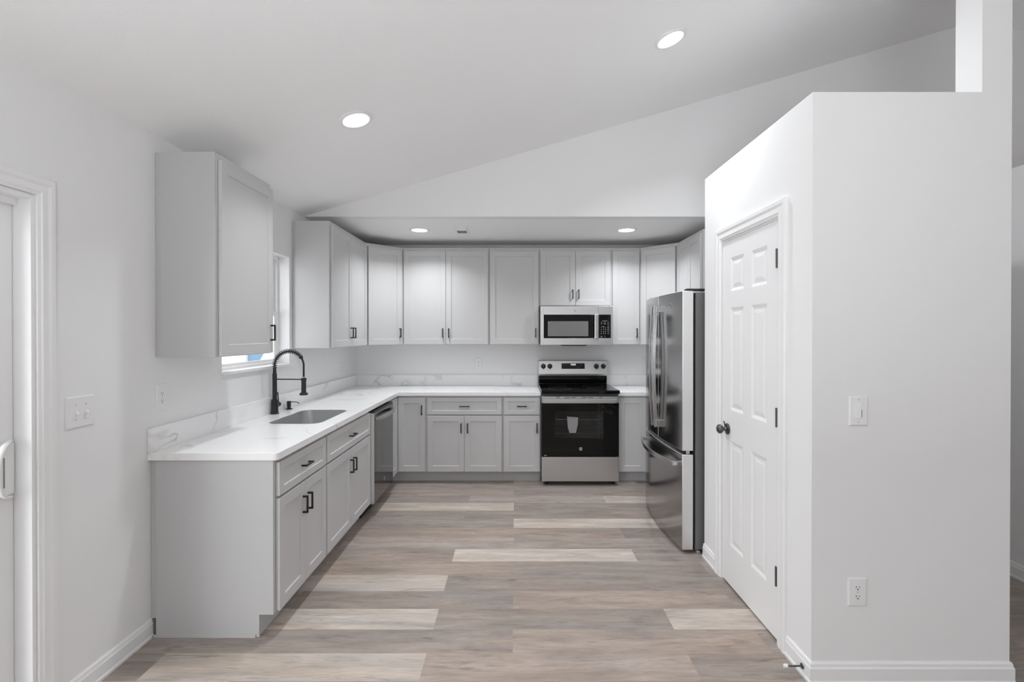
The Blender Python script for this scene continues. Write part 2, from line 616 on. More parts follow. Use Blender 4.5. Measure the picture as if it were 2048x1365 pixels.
def casing(name, path, out, mapf, label, k_w=1.0):
    """mitred casing; path in the wall plane (u,z); out=+1/-1 outward side; mapf(u,z,proj)->xyz"""
    mb = MB(); bm = mb.bm
    P = [Vector(p) for p in path]
    rings = []
    for i, p in enumerate(P):
        d0 = (P[i] - P[i - 1]).normalized() if i else (P[1] - P[0]).normalized()
        d1 = (P[i + 1] - P[i]).normalized() if i < len(P) - 1 else d0
        n0 = Vector((-d0.y, d0.x)) * out; n1 = Vector((-d1.y, d1.x)) * out
        nn = (n0 + n1); nn = nn / nn.dot(n0)
        rings.append([bm.verts.new(mapf(p.x + nn.x * a * k_w, p.y + nn.y * a * k_w, t)) for a, t in CAS])
    k = len(CAS)
    for A, B in zip(rings, rings[1:]):
        for i in range(k):
            bm.faces.new((A[i], A[(i + 1) % k], B[(i + 1) % k], B[i]))
    bm.faces.new(rings[0]); bm.faces.new(rings[-1])
    return struct(mb.build(name, M['trim']), label, 'trim')


casing('trim_1', [(SY1, 0), (SY1, SZ), (SY0, SZ), (SY0, 0)], -1, lambda u, z, t: (XL + t, u, z), 'white casing around the sliding glass door', 0.88)
casing('trim_2', [(DY0 + 0.008, 0), (DY0 + 0.008, DZ - 0.008), (DY1 - 0.008, DZ - 0.008), (DY1 - 0.008, 0)], 1, lambda u, z, t: (PX - t, u, z), 'white casing around the six-panel pantry door')
# door jambs
m = MB()
m.box(PX + 0.001, PX + WT - 0.001, DY0, DY0 + 0.018, 0, DZ - 0.018)
m.box(PX + 0.001, PX + WT - 0.001, DY1 - 0.018, DY1, 0, DZ - 0.018)
m.box(PX + 0.001, PX + WT - 0.001, DY0, DY1, DZ - 0.018, DZ)
m.box(PX + 0.036, PX + 0.05, DY0 + 0.018, DY0 + 0.03, 0, DZ - 0.018)
m.box(PX + 0.036, PX + 0.05, DY1 - 0.03, DY1 - 0.018, 0, DZ - 0.018)
struct(m.build('trim_3', M['trim']), 'white jamb lining the pantry door opening', 'trim')

# ------------------------------------------------------------------ pantry door
DW_ = 0.610
DRY = DY1 - 0.0205
d1 = bpy.data.objects.new('door_1', None); COL.objects.link(d1)
d1.location = (PX + 0.034, DRY, 0.012); d1.rotation_euler = (0, 0, -PI / 2)
struct(d1, 'white six-panel pantry door with bronze hinges', 'door')
dh = 2.037
xs = [0, 0.098, 0.262, 0.348, 0.512, DW_]
zs = [0, 0.235, 0.855, 1.035, 1.640, 1.735, 1.932, dh]
cells = [(i, j) for i in (1, 3) for j in (1, 3, 5)]
slab = panel_mesh(DW_, dh, 0.035, xs, zs, cells, [(0.004, -0.001), (0.013, -0.0045), (0.006, 0.0), (0.022, 0.0035)]).build('slab', M['trim'], d1)
for zz in (0.309, 1.08, 1.85):
    hg = MB()
    hg.lathe([(0.0, -0.047), (0.005, -0.047), (0.0055, 0.047), (0, 0.047)], (DW_ + 0.002, -0.041, zz), n=12)
    hg.box(DW_ - 0.014, DW_ + 0.0005, -0.0375, -0.0355, zz - 0.045, zz + 0.045)
    hg.build('hinge', M['bronze'], d1, smooth=True)['label'] = 'dark bronze hinge'
kx, kz = 0.066, 0.917
kb = MB()
kb.lathe([(0, 0), (0.033, 0), (0.033, 0.006), (0.028, 0.010), (0.014, 0.013), (0.011, 0.018), (0.011, 0.028), (0, 0.028)], (kx, -0.0355, kz), (0, -1, 0))
kbo = kb.build('rosette', M['bronze'], d1, smooth=True); kbo['label'] = 'dark bronze rosette'
kk = MB()
kk.lathe([(0, 0.0), (0.012, 0.0), (0.022, 0.006), (0.0275, 0.016), (0.027, 0.024), (0.021, 0.032), (0.010, 0.036), (0, 0.0365)], (kx, -0.0355 - 0.0285, kz), (0, -1, 0))
kk.build('knob', M['bronze'], kbo, smooth=True)
kp = MB()
kp.tube([(kx - 0.002, -0.050, kz + 0.010), (kx - 0.003, -0.053, kz + 0.030), (kx - 0.004, -0.058, kz + 0.046)], 0.004, 8)
kp.build('latch_lever', M['bronze'], kbo, smooth=True)

# ------------------------------------------------------------------ sliding glass door
d2 = bpy.data.objects.new('door_2', None); COL.objects.link(d2)
d2.location = (XL, SY0, 0)
struct(d2, 'white sliding glass door at the left edge', 'door')
W = SY1 - SY0
m = MB()
m.box(-0.119, -0.001, W - 0.016, W - 0.0005, 0, SZ - 0.001)
m.box(-0.119, -0.001, 0.0005, 0.016, 0, SZ - 0.001)
m.box(-0.119, -0.001, 0.016, W - 0.016, SZ - 0.02, SZ - 0.001)
m.box(-0.119, -0.03, 0.016, W - 0.016, 0.0005, 0.025)
m.box(-0.062, -0.052, 0.016, W - 0.016, SZ - 0.045, SZ - 0.02)
m.build('frame', M['vinyl'], d2, bevel=0.0015)


def slider(y0, y1, x0, x1, nm):
    z0, z1 = 0.03, SZ - 0.024
    s = 0.085
    mm = MB()
    mm.box(x0, x1, y0, y0 + s, z0, z1); mm.box(x0, x1, y1 - s, y1, z0, z1)
    mm.box(x0, x1, y0 + s, y1 - s, z0, z0 + s); mm.box(x0, x1, y0 + s, y1 - s, z1 - s, z1)
    p = mm.build(nm, M['vinyl'], d2, bevel=0.002)
    g = MB(); g.box((x0 + x1) / 2 - 0.003, (x0 + x1) / 2 + 0.003, y0 + s, y1 - s, z0 + s, z1 - s)
    g.build('pane', M['glass'], p)
    return p


sp = slider(W / 2 - 0.045, W - 0.018, -0.098, -0.068, 'sliding_panel')
slider(0.018, W / 2 + 0.045, -0.116, -0.1, 'fixed_panel')
hy = W - 0.05
m = MB()
m.box(-0.068, -0.060, hy - 0.026, hy + 0.030, 0.905, 1.095)
hp = m.build('handle_plate', M['vinyl'], d2, bevel=0.003)
m = MB(); m.box(-0.0605, -0.0595, hy - 0.011, hy - 0.006, 0.935, 1.045)
m.build('lock_slot', M['ventdark'], hp)
m = MB()
pts = []
for i in range(17):
    a = PI * i / 16
    pts.append((-0.060 + 0.028 * math.sin(a) ** 0.7 if 0 < i < 16 else -0.066, hy + 0.018 - 0.075 * math.sin(a) ** 0.8 if 0 < i < 16 else hy + 0.018, 1.0 + 0.103 * math.cos(a)))
m.sweep(pts, [(0.010 * math.cos(2 * PI * i / 12), 0.006 * math.sin(2 * PI * i / 12)) for i in range(12)], side=(1, 0.3, 0))
m.build('pull_handle', M['vinyl'], hp, smooth=True)

# ------------------------------------------------------------------ sink window
w1 = bpy.data.objects.new('window_1', None); COL.objects.link(w1)
w1.location = (XL, WY0, WZ0)
struct(w1, 'white double-hung window above the sink', 'window')
ww, wh = WY1 - WY0, WZ1 - WZ0
m = MB()   # stool
m.box(-0.085, 0.022, 0.001, ww - 0.001, 0.0005, 0.020)
m.box(0.0005, 0.022, -0.02, 0.002, 0.0005, 0.020)
m.box(0.0005, 0.022, ww - 0.002, ww + 0.02, 0.0005, 0.020)
m.build('sill', M['trim'], w1, bevel=0.003)
m = MB()   # vinyl frame
f = 0.028
m.box(-0.118, -0.085, 0.001, f, 0.02, wh - 0.001); m.box(-0.118, -0.085, ww - f, ww - 0.001, 0.02, wh - 0.001)
m.box(-0.118, -0.085, f, ww - f, wh - f, wh - 0.001); m.box(-0.118, -0.085, f, ww - f, 0.0005, 0.034)
m.build('frame', M['vinyl'], w1, bevel=0.002)


def sash(x0, x1, z0, z1, nm):
    s = 0.036
    a, b = f + 0.001, ww - f - 0.001
    mm = MB()
    mm.box(x0, x1, a, a + s, z0, z1); mm.box(x0, x1, b - s, b, z0, z1)
    mm.box(x0, x1, a + s, b - s, z0, z0 + s * 0.6); mm.box(x0, x1, a + s, b - s, z1 - s, z1)
    p = mm.build(nm, M['vinyl'], w1, bevel=0.002)
    g = MB(); g.box((x0 + x1) / 2 - 0.002, (x0 + x1) / 2 + 0.002, a + s, b - s, z0 + s * 0.6, z1 - s)
    g.build('pane', M['glass'], p)


sash(-0.103, -0.088, 0.036, 0.43, 'lower_sash')
sash(-0.117, -0.104, 0.40, wh - f - 0.001, 'upper_sash')

# neighbouring things outside the window
sh = thing('shed', 'pale blue shed with white corner post outside the sink window', 'shed', (-8.08, 14.6, -0.02))
m = MB(); m.box(0.0, 2.2, 0, 2.4, 0.0, 2.2)
m.build('wall', M['bluewall'], sh)
m = MB(); m.prism([(-0.5, 2.2), (2.4, 2.2), (0.95, 3.1)], -0.2, 2.6, 'y'); m.build('roof', M['whitewood'], sh)
m = MB(); m.prism([(0.0, 0.0), (1.7, 0.0), (1.7, 2.19), (1.25, 2.19)], -0.08, -0.01, 'y')
m.build('ramp_panel', M['whitewood'], sh)
m = MB(); m.box(-0.35, -0.005, -0.1, 0.2, 0, 2.19); m.build('corner_post', M['whitewood'], sh)

# ------------------------------------------------------------------ cabinets
DT = 0.020     # door thickness
HL = 0.096     # pull length


def pull(parent, cx, cz, vertical=True, y=-DT):
    mb = MB()
    a = HL / 2
    if vertical:
        mb.box(cx - 0.005, cx + 0.005, y - 0.030, y - 0.021, cz - a, cz + a)
        mb.box(cx - 0.005, cx + 0.005, y - 0.022, y + 0.0005, cz - a, cz - a + 0.010)
        mb.box(cx - 0.005, cx + 0.005, y - 0.022, y + 0.0005, cz + a - 0.010, cz + a)
    else:
        mb.box(cx - a, cx + a, y - 0.030, y - 0.021, cz - 0.005, cz + 0.005)
        mb.box(cx - a, cx - a + 0.010, y - 0.022, y + 0.0005, cz - 0.005, cz + 0.005)
        mb.box(cx + a - 0.010, cx + a, y - 0.022, y + 0.0005, cz - 0.005, cz + 0.005)
    o = mb.build('pull', M['black'], parent, bevel=0.001, seg=1)
    o['label'] = 'black bar pull'
    return o


def shaker(name, parent, x0, x1, z0, z1, st=0.057, rail=None, rz=0.0, y=-0.001):
    w, h = x1 - x0, z1 - z0
    rail = rail or st
    mb = panel_mesh(w, h, DT, [0, st, w - st, w], [0, rail, h - rail, h], [(1, 1)], [(0.0012, -0.007)])
    o = mb.build(name, M['cab'], parent, bevel=0.0012, seg=1, loc=(x0, y, z0))
    return o


def door(parent, x0, x1, z0, z1, hand, low, st=0.057):
    """hand: 'l'/'r' side of the pull; low: pull near the bottom (wall cabinets) or the top"""
    o = shaker('door', parent, x0, x1, z0, z1, st)
    w, h = x1 - x0, z1 - z0
    if hand:
        cx = 0.030 if hand == 'l' else w - 0.030
        cz = 0.072 + HL / 2 if low else h - 0.072 - HL / 2
        pull(o, cx, cz)
    return o


def drawer(parent, x0, x1, z0, z1):
    o = shaker('drawer_front', parent, x0, x1, z0, z1, 0.048, 0.040)
    pull(o, (x1 - x0) / 2, (z1 - z0) / 2, vertical=False)
    return o


RV = 0.011


def wall_cab(label, loc, rz, w, z0, z1, doors, depth=0.305, skin=None):
    t = thing('wall_cabinet', label, 'cabinet', (loc[0], loc[1], 0), rz, 'grey wall cabinets')
    m = MB(); m.box(0.0005, w - 0.0005, 0, depth - 0.002, z0, z1)
    m.build('body', M['cab'], t, bevel=0.001, seg=1)
    a, b = z0 + 0.004, z1 - 0.034
    if doors == 'pair':
        c = w / 2
        door(t, RV, c - 0.0015, a, b, 'r', True)
        door(t, c + 0.0015, w - RV, a, b, 'l', True)
    else:
        door(t, RV, w - RV, a, b, doors, True)
    if skin:
        m = MB(); m.box(-0.010, 0.0, 0.002, depth - 0.030, z0, z1)
        m.build('end_panel', M['cabskin'], t, bevel=0.0008, seg=1)
        m = MB(); m.box(-0.0005, 0.0004, depth - 0.028, depth - 0.002, z0, z1)
        m.build('scribe_strip', M['cabskin'], t)
    return t


LU = XL + 0.305      # face-frame plane, left wall cabinets
YU = DB - 0.305      # face-frame plane, back wall cabinets
YD = DB - 0.61
C1 = 2.419
wall_cab('tall grey single-door wall cabinet nearest the sliding door, before the sink window', (LU, C1), PI / 2, 0.533, UZ0, UZ1, 'r', skin=True)
wall_cab('grey two-door wall cabinet on the left wall just past the sink window', (LU, YD - 0.922), PI / 2, 0.921, UZ0, UZ1, 'pair', skin=True)
X0 = XL + 0.61
wall_cab('grey two-door wall cabinet on back wall between corner cabinet and single-door one', (X0, YU), 0, 0.914, UZ0, UZ1, 'pair')
wall_cab('grey single-door wall cabinet on back wall directly left of the microwave', (X0 + 0.914, YU), 0, 0.533, UZ0, UZ1, 'r')
wall_cab('short grey two-door wall cabinet directly above the microwave', (X0 + 1.447, YU), 0, 0.762, 1.789, UZ1, 'pair')
wall_cab('narrow grey single-door wall cabinet on back wall directly right of the microwave', (X0 + 2.209, YU), 0, 0.305, UZ0, UZ1, 'r')
wall_cab('grey two-door wall cabinet on the right wall, rising behind the refrigerator', (XR - 0.305, YD - 0.001), -PI / 2, 0.626, UZ0, UZ1, 'pair')


def diag_cab(label, cx, s, hand):
    """corner wall cabinet; cx = wall x, s=+1: corner at left (extends to +x)"""
    rt2 = math.sqrt(2)
    # local frame: face centre line runs along local x from the side-wall end to the back-wall end
    if s > 0:
        p0 = (cx + 0.305, DB - 0.61); rz = PI / 4
    else:
        p0 = (cx - 0.61, DB - 0.305); rz = -PI / 4
    t = thing('wall_cabinet', label, 'cabinet', (p0[0], p0[1], 0), rz, 'grey wall cabinets')
    wpts = [(cx + s * 0.002, DB - 0.002), (cx + s * 0.002, DB - 0.6095), (cx + s * 0.305, DB - 0.6095), (cx + s * 0.6095, DB - 0.305), (cx + s * 0.6095, DB - 0.002)]
    c, si = math.cos(-rz), math.sin(-rz)
    loc = [((x - p0[0]) * c - (y - p0[1]) * si, (x - p0[0]) * si + (y - p0[1]) * c) for x, y in wpts]
    m = MB(); m.prism(loc, UZ0, UZ1)
    m.build('body', M['cab'], t, bevel=0.001, seg=1)
    fw = 0.305 * rt2
    door(t, 0.024, fw - 0.024, UZ0 + 0.004, UZ1 - 0.034, hand, True)
    return t


diag_cab('grey angled corner wall cabinet in the left back corner', XL, 1, 'r')
diag_cab('grey angled corner wall cabinet in the right back corner, partly behind the refrigerator', XR, -1, None)

BZ1 = 0.875
TK, TKD = 0.112, 0.075
DRZ0, DRZ1 = 0.690, 0.858
DOZ0, DOZ1 = 0.121, 0.678


def base_cab(label, loc, rz, w, doors, has_drawer=True, skin=False, hollow=False, depth=0.61, x_in=0.0):
    t = thing('base_cabinet', label, 'cabinet', (loc[0], loc[1], 0), rz, 'grey base cabinets')
    m = MB()
    if hollow:
        m.box(0.0005, w - 0.0005, 0, depth - 0.002, TK, 0.60)
        m.box(0.0005, 0.018, 0, depth - 0.002, 0.60, BZ1)
        m.box(w - 0.018, w - 0.0005, 0, depth - 0.002, 0.60, BZ1)
        m.box(0.018, w - 0.018, 0, 0.018, 0.60, BZ1)
        m.box(0.018, w - 0.018, depth - 0.016, depth - 0.002, 0.60, BZ1)
    else:
        m.box(0.0005, w - 0.0005, 0, depth - 0.002, TK, BZ1)
    m.build('body', M['cab'], t, bevel=0.001, seg=1)
    m = MB(); m.box(0.0005 if not skin else 0.0, w - 0.0005, TKD, TKD + 0.018, 0.001, TK - 0.0005)
    m.build('toe_kick', M['cab'], t)
    top = DOZ1 if has_drawer else DRZ1
    if has_drawer:
        drawer(t, RV, w - RV, DRZ0, DRZ1)
    if doors == 'pair':
        c = w / 2
        door(t, RV, c - 0.0015, DOZ0, top, 'r', False)
        door(t, c + 0.0015, w - RV, DOZ0, top, 'l', False)
    elif doors:
        door(t, RV, w - RV, DOZ0, top, doors, False)
    if skin:
        m = MB()
        m.prism([(0.001, TK), (TKD - 0.004, TK), (TKD - 0.004, 0.001), (depth - 0.030, 0.001), (depth - 0.030, BZ1), (0.001, BZ1)], -0.010, -0.0002, 'x')
        m.build('end_panel', M['cabskin'], t, bevel=0.0008, seg=1)
        m = MB(); m.box(-0.0005, 0.0004, depth - 0.028, depth - 0.002, 0.09, BZ1)
        m.build('scribe_strip', M['cabskin'], t)
        m = MB(); m.box(-0.016, -0.0105, TKD + 0.012, depth - 0.022, 0.001, 0.016)
        m.build('shoe_strip', M['cabskin'], t)
    return t


LB = XL + 0.61
YB = DB - 0.61
N = DB - 3.048
base_cab('grey base cabinet at the near end of the counter, one drawer over two doors', (LB, N), PI / 2, 0.610, 'pair', skin=True)
base_cab('wide grey sink base cabinet beside the dishwasher', (LB, N + 0.610), PI / 2, 0.914, 'pair', hollow=True)
XB = XL + 0.914
base_cab('wide grey base cabinet under the back counter, drawer over two doors', (XB, YB), 0, 0.762, 'pair')
base_cab('narrow grey base cabinet directly left of the range, drawer over one door', (XB + 0.762, YB), 0, 0.381, 'r')


def corner_base(label, s, cx, leaf_hand):
    """L-shaped corner base cabinet; origin at its inner face-frame corner"""
    ox = cx + s * 0.61
    t = thing('base_cabinet', label, 'cabinet', (ox, YB, 0), 0, 'grey base cabinets')

    def P(a, b):
        return (s * a, b)
    L = [P(-0.608, 0.608), P(-0.608, -0.3035), P(0, -0.3035), P(0, 0), P(0.3035, 0), P(0.3035, 0.608)]
    m = MB(); m.prism(L, TK, BZ1); m.build('body', M['cab'], t, bevel=0.001, seg=1)
    k = TKD
    m = MB()
    m.prism([P(-k - 0.018, k + 0.018), P(-k - 0.018, -0.3035), P(-k, -0.3035), P(-k, k), P(0.3035, k), P(0.3035, k + 0.018)], 0.001, TK - 0.0005)
    m.build('toe_kick', M['cab'], t)
    a, b = 0.024, 0.3035 - RV
    if s > 0:
        door(t, a, b, DOZ0, DRZ1, leaf_hand, False)
    else:
        door(t, -b, -a, DOZ0, DRZ1, leaf_hand, False)
    # leaf on the side-wall run
    w, h = b - a, DRZ1 - DOZ0
    mb = panel_mesh(w, h, DT, [0, 0.057, w - 0.057, w], [0, 0.057, h - 0.057, h], [(1, 1)], [(0.0012, -0.007)])
    o = mb.build('door', M['cab'], t, bevel=0.0012, seg=1)
    if s > 0:
        o.location = (0.001, -b, DOZ0); o.rotation_euler = (0, 0, PI / 2)
    else:
        o.location = (-0.001, -a, DOZ0); o.rotation_euler = (0, 0, -PI / 2)
    return t


corner_base('grey corner base cabinet between the dishwasher and back run', 1, XL, 'r')
XRB = X0 + 2.209
corner_base('grey corner base cabinet right of the range, mostly behind the refrigerator', -1, XR, None)

# ------------------------------------------------------------------ countertops
CF = LB + 0.030           # front edge of left run
CB = YB - 0.030           # front edge of back run
XC = XL + 2.055           # range side


def countertop(name, label, outline, hole=None):
    bm = bmesh.new()
    z1, z0 = ZT, 0.8765
    edges = []
    for loop in ([outline] + ([hole] if hole else [])):
        v = [bm.verts.new((x, y, z1)) for x, y in loop]
        edges += [bm.edges.new((v[i], v[(i + 1) % len(v)])) for i in range(len(v))]
    bmesh.ops.triangle_fill(bm, use_beauty=True, edges=edges)
    r = bmesh.ops.extrude_face_region(bm, geom=list(bm.faces))
    for g in r['geom']:
        if isinstance(g, bmesh.types.BMVert):
            g.co.z = z0
    bmesh.ops.dissolve_limit(bm, angle_limit=0.01, verts=bm.verts, edges=bm.edges, delimit={'NORMAL'})
    mb = MB(); mb.bm.free(); mb.bm = bm
    return mb


def rrect(x0, x1, y0, y1, r, n=8):
    p = []
    for cx, cy, a0 in ((x1 - r, y1 - r, 0), (x0 + r, y1 - r, 90), (x0 + r, y0 + r, 180), (x1 - r, y0 + r, 270)):
        for i in range(n + 1):
            a = math.radians(a0 + 90 * i / n)
            p.append((cx + r * math.cos(a), cy + r * math.sin(a)))
    return p


SX0, SX1, SYa, SYb, SR = -1.620, -1.272, 3.118, 3.702, 0.075
cr = 0.022
ol = [(XL + 0.001, N - 0.024)]
for i in range(6):
    a = math.radians(-90 + 90 * i / 5)
    ol.append((CF - cr + cr * math.cos(a), N - 0.024 + cr + cr * math.sin(a)))
ol += [(CF, CB), (XC, CB), (XC, DB - 0.001), (XL + 0.001, DB - 0.001)]
ct = thing('countertop', 'white veined quartz countertop, L-shaped, around the sink to the range', 'countertop', (0, 0, 0))
countertop('slab', '', ol, rrect(SX0, SX1, SYa, SYb, SR)).build('slab', M['quartz'], ct, bevel=0.003)
SPH = ZT + 0.118
m = MB(); m.box(XL + 0.0012, XL + 0.021, N - 0.024, DB - 0.0012, ZT + 0.0003, SPH)
m.build('backsplash', M['quartz'], ct, bevel=0.001)
m = MB(); m.box(XL + 0.0215, XC, DB - 0.021, DB - 0.0012, ZT + 0.0003, SPH)
m.build('backsplash', M['quartz'], ct, bevel=0.001)
ct2 = thing('countertop', 'short white quartz countertop right of the range, beside the refrigerator', 'countertop', (0, 0, 0))
XC2 = X0 + 2.213
countertop('slab', '', [(XC2, CB), (XR - 0.63, CB), (XR - 0.63, YB - 0.30), (XR - 0.002, YB - 0.30), (XR - 0.002, DB - 0.001), (XC2, DB - 0.001)]).build('slab', M['quartz'], ct2, bevel=0.003)
m = MB(); m.box(XC2, XR - 0.002, DB - 0.021, DB - 0.0012, ZT + 0.0003, SPH)
m.build('backsplash', M['quartz'], ct2, bevel=0.001)

# ------------------------------------------------------------------ sink
sk = thing('sink', 'stainless undermount sink set into the left counter', 'sink', ((SX0 + SX1) / 2, (SYa + SYb) / 2, 0))
hx, hyy = (SX1 - SX0) / 2 - 0.0015, (SYb - SYa) / 2 - 0.0015
m = MB(); bm = m.bm
rings = []
for z, g, r in ((0.874, 0.0, SR), (0.9125, 0.0, SR), (0.9125, -0.0012, SR), (0.70, -0.006, SR), (0.688, -0.012, SR - 0.005), (0.681, -0.026, SR - 0.015), (0.678, -0.15, 0.03)):
    rings.append([bm.verts.new((x, y, z)) for x, y in rrect(-hx - g, hx + g, -hyy - g, hyy + g, max(r, 0.01))])
for A, B in zip(rings, rings[1:]):
    k = len(A)
    for i in range(k):
        bm.faces.new((A[i], A[(i + 1) % k], B[(i + 1) % k], B[i]))
bm.faces.new(rings[-1])
m.build('basin', M['sinksteel'], sk, smooth=True)
m = MB(); m.lathe([(0, 0.001), (0.028, 0.001), (0.042, 0.004), (0.045, 0.001)], (-0.02, 0.05, 0.678))
m.build('drain', M['steelbright'], sk, smooth=True)

# ------------------------------------------------------------------ faucet
fc = thing('faucet', 'matte black spring-neck kitchen faucet behind the sink', 'faucet', (-1.748, 3.508, ZT))
m = MB(); m.lathe([(0, 0.0003), (0.030, 0.0003), (0.030, 0.005), (0.0245, 0.008), (0.0235, 0.104), (0.020, 0.106), (0, 0.106)])
m.build('base', M['black'], fc, smooth=True)
m = MB(); m.lathe([(0, 0.106), (0.0155, 0.106), (0.0155, 0.290), (0.013, 0.294), (0.0105, 0.336), (0, 0.336)])
m.build('stem', M['black'], fc, smooth=True)
R, zc, xe = 0.1055, 0.350, 0.211
arc = [(0, 0, 0.330), (0, 0, 0.340)]
for i in range(41):
    a = PI - PI * i / 40
    arc.append((R + R * math.cos(a), 0, zc + R * math.sin(a)))
arc += [(xe, 0, 0.32), (xe, 0, 0.268)]
m = MB(); m.tube(arc, 0.0070, 10); m.build('hose', M['black'], fc, smooth=True)
# coil follows the arc up to the clip


def arc_point(s):
    """s in 0..1 from stem top to clip"""
    L1 = 0.020; total = L1 + R * math.radians(145)
    d = s * total
    if d < L1:
        return Vector((0, 0, 0.330 + d)), Vector((0, 0, 1))
    a = PI - (d - L1) / R
    return Vector((R + R * math.cos(a), 0, zc + R * math.sin(a))), Vector((math.sin(a), 0, -math.cos(a)))


hel = []
turns, seg = 18, 14
for i in range(turns * seg + 1):
    p, t = arc_point(i / (turns * seg))
    nrm = Vector((-t.z, 0, t.x)); bn = Vector((0, 1, 0))
    a = 2 * PI * i / seg
    hel.append(p + (nrm * math.cos(a) + bn * math.sin(a)) * 0.0150)
m = MB(); m.tube(hel, 0.0026, 6); m.build('spring_coil', M['black'], fc, smooth=True)
p, t = arc_point(1.0)
m = MB(); m.lathe([(0, -0.009), (0.013, -0.009), (0.014, 0), (0.011, 0.010), (0, 0.010)], p, t, 16)
m.build('spring_clip', M['black'], fc, smooth=True)
m = MB(); m.lathe([(0, 0.262), (0.014, 0.262), (0.0165, 0.255), (0.0165, 0.165), (0.020, 0.155), (0.029, 0.150), (0.029, 0.138), (0.024, 0.136), (0, 0.136)], (xe, 0, 0))
m.build('spray_head', M['black'], fc, smooth=True)
m = MB(); m.tube([(0.010, 0, 0.252), (xe - 0.012, 0, 0.250)], 0.0042, 10)
m.lathe([(0.019, 0.243), (0.019, 0.258), (0.0165, 0.258), (0.0165, 0.243)], (xe, 0, 0), n=20)
m.build('support_arm', M['black'], fc, smooth=True)
m = MB(); m.lathe([(0, 0.015), (0.014, 0.015), (0.014, 0.046), (0.017, 0.048), (0.017, 0.064), (0.012, 0.067), (0, 0.067)], (0, 0, 0.062), (0, 1, 0), 20)
m.tube([(0, 0.056, 0.075), (-0.004, 0.060, 0.110), (-0.010, 0.064, 0.150)], 0.0042, 8)
m.build('lever_handle', M['black'], fc, smooth=True)
sd = thing('soap_dispenser', 'small matte black soap dispenser pump beside the faucet', 'soap dispenser', (-1.745, 3.722, ZT))
m = MB(); m.lathe([(0, 0.0003), (0.025, 0.0003), (0.025, 0.004), (0.014, 0.008), (0.0125, 0.020), (0.0155, 0.024), (0.0155, 0.062), (0, 0.063)], n=22)
m.build('pump', M['black'], sd, smooth=True)
m = MB(); m.tube([(0.010, 0, 0.055), (0.055, 0, 0.0555), (0.068, 0, 0.052), (0.080, 0, 0.045)], 0.0032, 8)
m.build('spout', M['black'], sd, smooth=True)

# ------------------------------------------------------------------ emblem helper


def emblem(parent, x, y, z, r=0.016):
    m = MB(); m.lathe([(0, 0.0), (r, 0.0), (r, 0.0012), (r * 0.84, 0.0018), (r * 0.80, 0.001), (0, 0.001)], (x, y, z), (0, -1, 0), 24)
    e = m.build('emblem', M['steelbright'], parent, smooth=True)
    text('emblem_letters', 'GE', r * 0.95, (x, y - 0.0015, z), e, M['black'])
    return e


# ------------------------------------------------------------------ dishwasher
dw = thing('dishwasher', 'dark stainless dishwasher beneath the left counter', 'dishwasher', (LB, N + 1.526, 0), PI / 2)
wd = 0.604
m = MB(); m.box(0.002, wd - 0.002, 0.012, 0.58, 0.10, 0.868); m.build('tub', M['blackplastic'], dw)
m = MB(); m.box(0.004, wd - 0.004, 0.060, 0.075, 0.001, 0.099); m.build('kick_plate', M['blackplastic'], dw)
m = MB(); m.box(0.003, wd - 0.003, -0.048, 0.010, 0.112, 0.850)
dd = m.build('door', M['dwfront'], dw, bevel=0.003)
m = MB(); m.box(0.0005, 0.0028, -0.047, 0.010, 0.112, 0.850)
e_ = m.build('door_edge', M['fridgeedge'], dw)
m = MB(); m.box(0.004, wd - 0.004, -0.044, 0.010, 0.8505, 0.862); m.build('control_strip', M['blackplastic'], dw)
m = MB()
pts = []
for i in range(21):
    u = i / 20
    pts.append((0.035 + (wd - 0.07) * u, -0.062 - 0.035 * math.sin(PI * u) ** 0.8 if 0 < i < 20 else -0.062, 0.800))
m.sweep(pts, [(-0.008, -0.014), (0.008, -0.014), (0.008, 0.014), (-0.008, 0.014)], side=(0, 1, 0))
m.box(0.033, 0.055, -0.064, -0.0478, 0.788, 0.812); m.box(wd - 0.055, wd - 0.033, -0.064, -0.0478, 0.788, 0.812)
m.build('handle', M['steelbright'], dd, bevel=0.002)
emblem(dd, 0.30, -0.0481, 0.235)

# ------------------------------------------------------------------ range
RXC = XL + 2.057 + 0.381
RWd = 0.756
rg = thing('range', 'stainless freestanding electric range with black oven door', 'range', (RXC, DB - 0.70, 0), 0)
h = RWd / 2
m = MB()
m.box(-h, -h + 0.02, 0.045, 0.66, 0.05, 0.905); m.box(h - 0.02, h, 0.045, 0.66, 0.05, 0.905)
m.box(-h + 0.02, h - 0.02, 0.62, 0.66, 0.05, 0.905); m.box(-h + 0.02, h - 0.02, 0.045, 0.62, 0.05, 0.30)
m.box(-h + 0.02, h - 0.02, 0.045, 0.62, 0.84, 0.905)
m.build('body', M['fridgeside'], rg)
m = MB()
m.box(-0.30, -0.29, 0.05, 0.50, 0.36, 0.78); m.box(0.29, 0.30, 0.05, 0.50, 0.36, 0.78)
m.box(-0.30, 0.30, 0.50, 0.51, 0.36, 0.78); m.box(-0.30, 0.30, 0.05, 0.50, 0.35, 0.36); m.box(-0.30, 0.30, 0.05, 0.50, 0.78, 0.79)
m.build('oven_cavity', M['cavity'], rg)
for z in (0.50, 0.64):
    m = MB()
    m.tube([(-0.285, 0.08, z), (0.285, 0.08, z)], 0.004, 6); m.tube([(-0.285, 0.46, z), (0.285, 0.46, z)], 0.004, 6)
    for i in range(15):
        x = -0.28 + 0.04 * i
        m.tube([(x, 0.08, z + 0.004), (x, 0.46, z + 0.004)], 0.002, 5)
    m.build('oven_rack', M['rack'], rg, smooth=True)
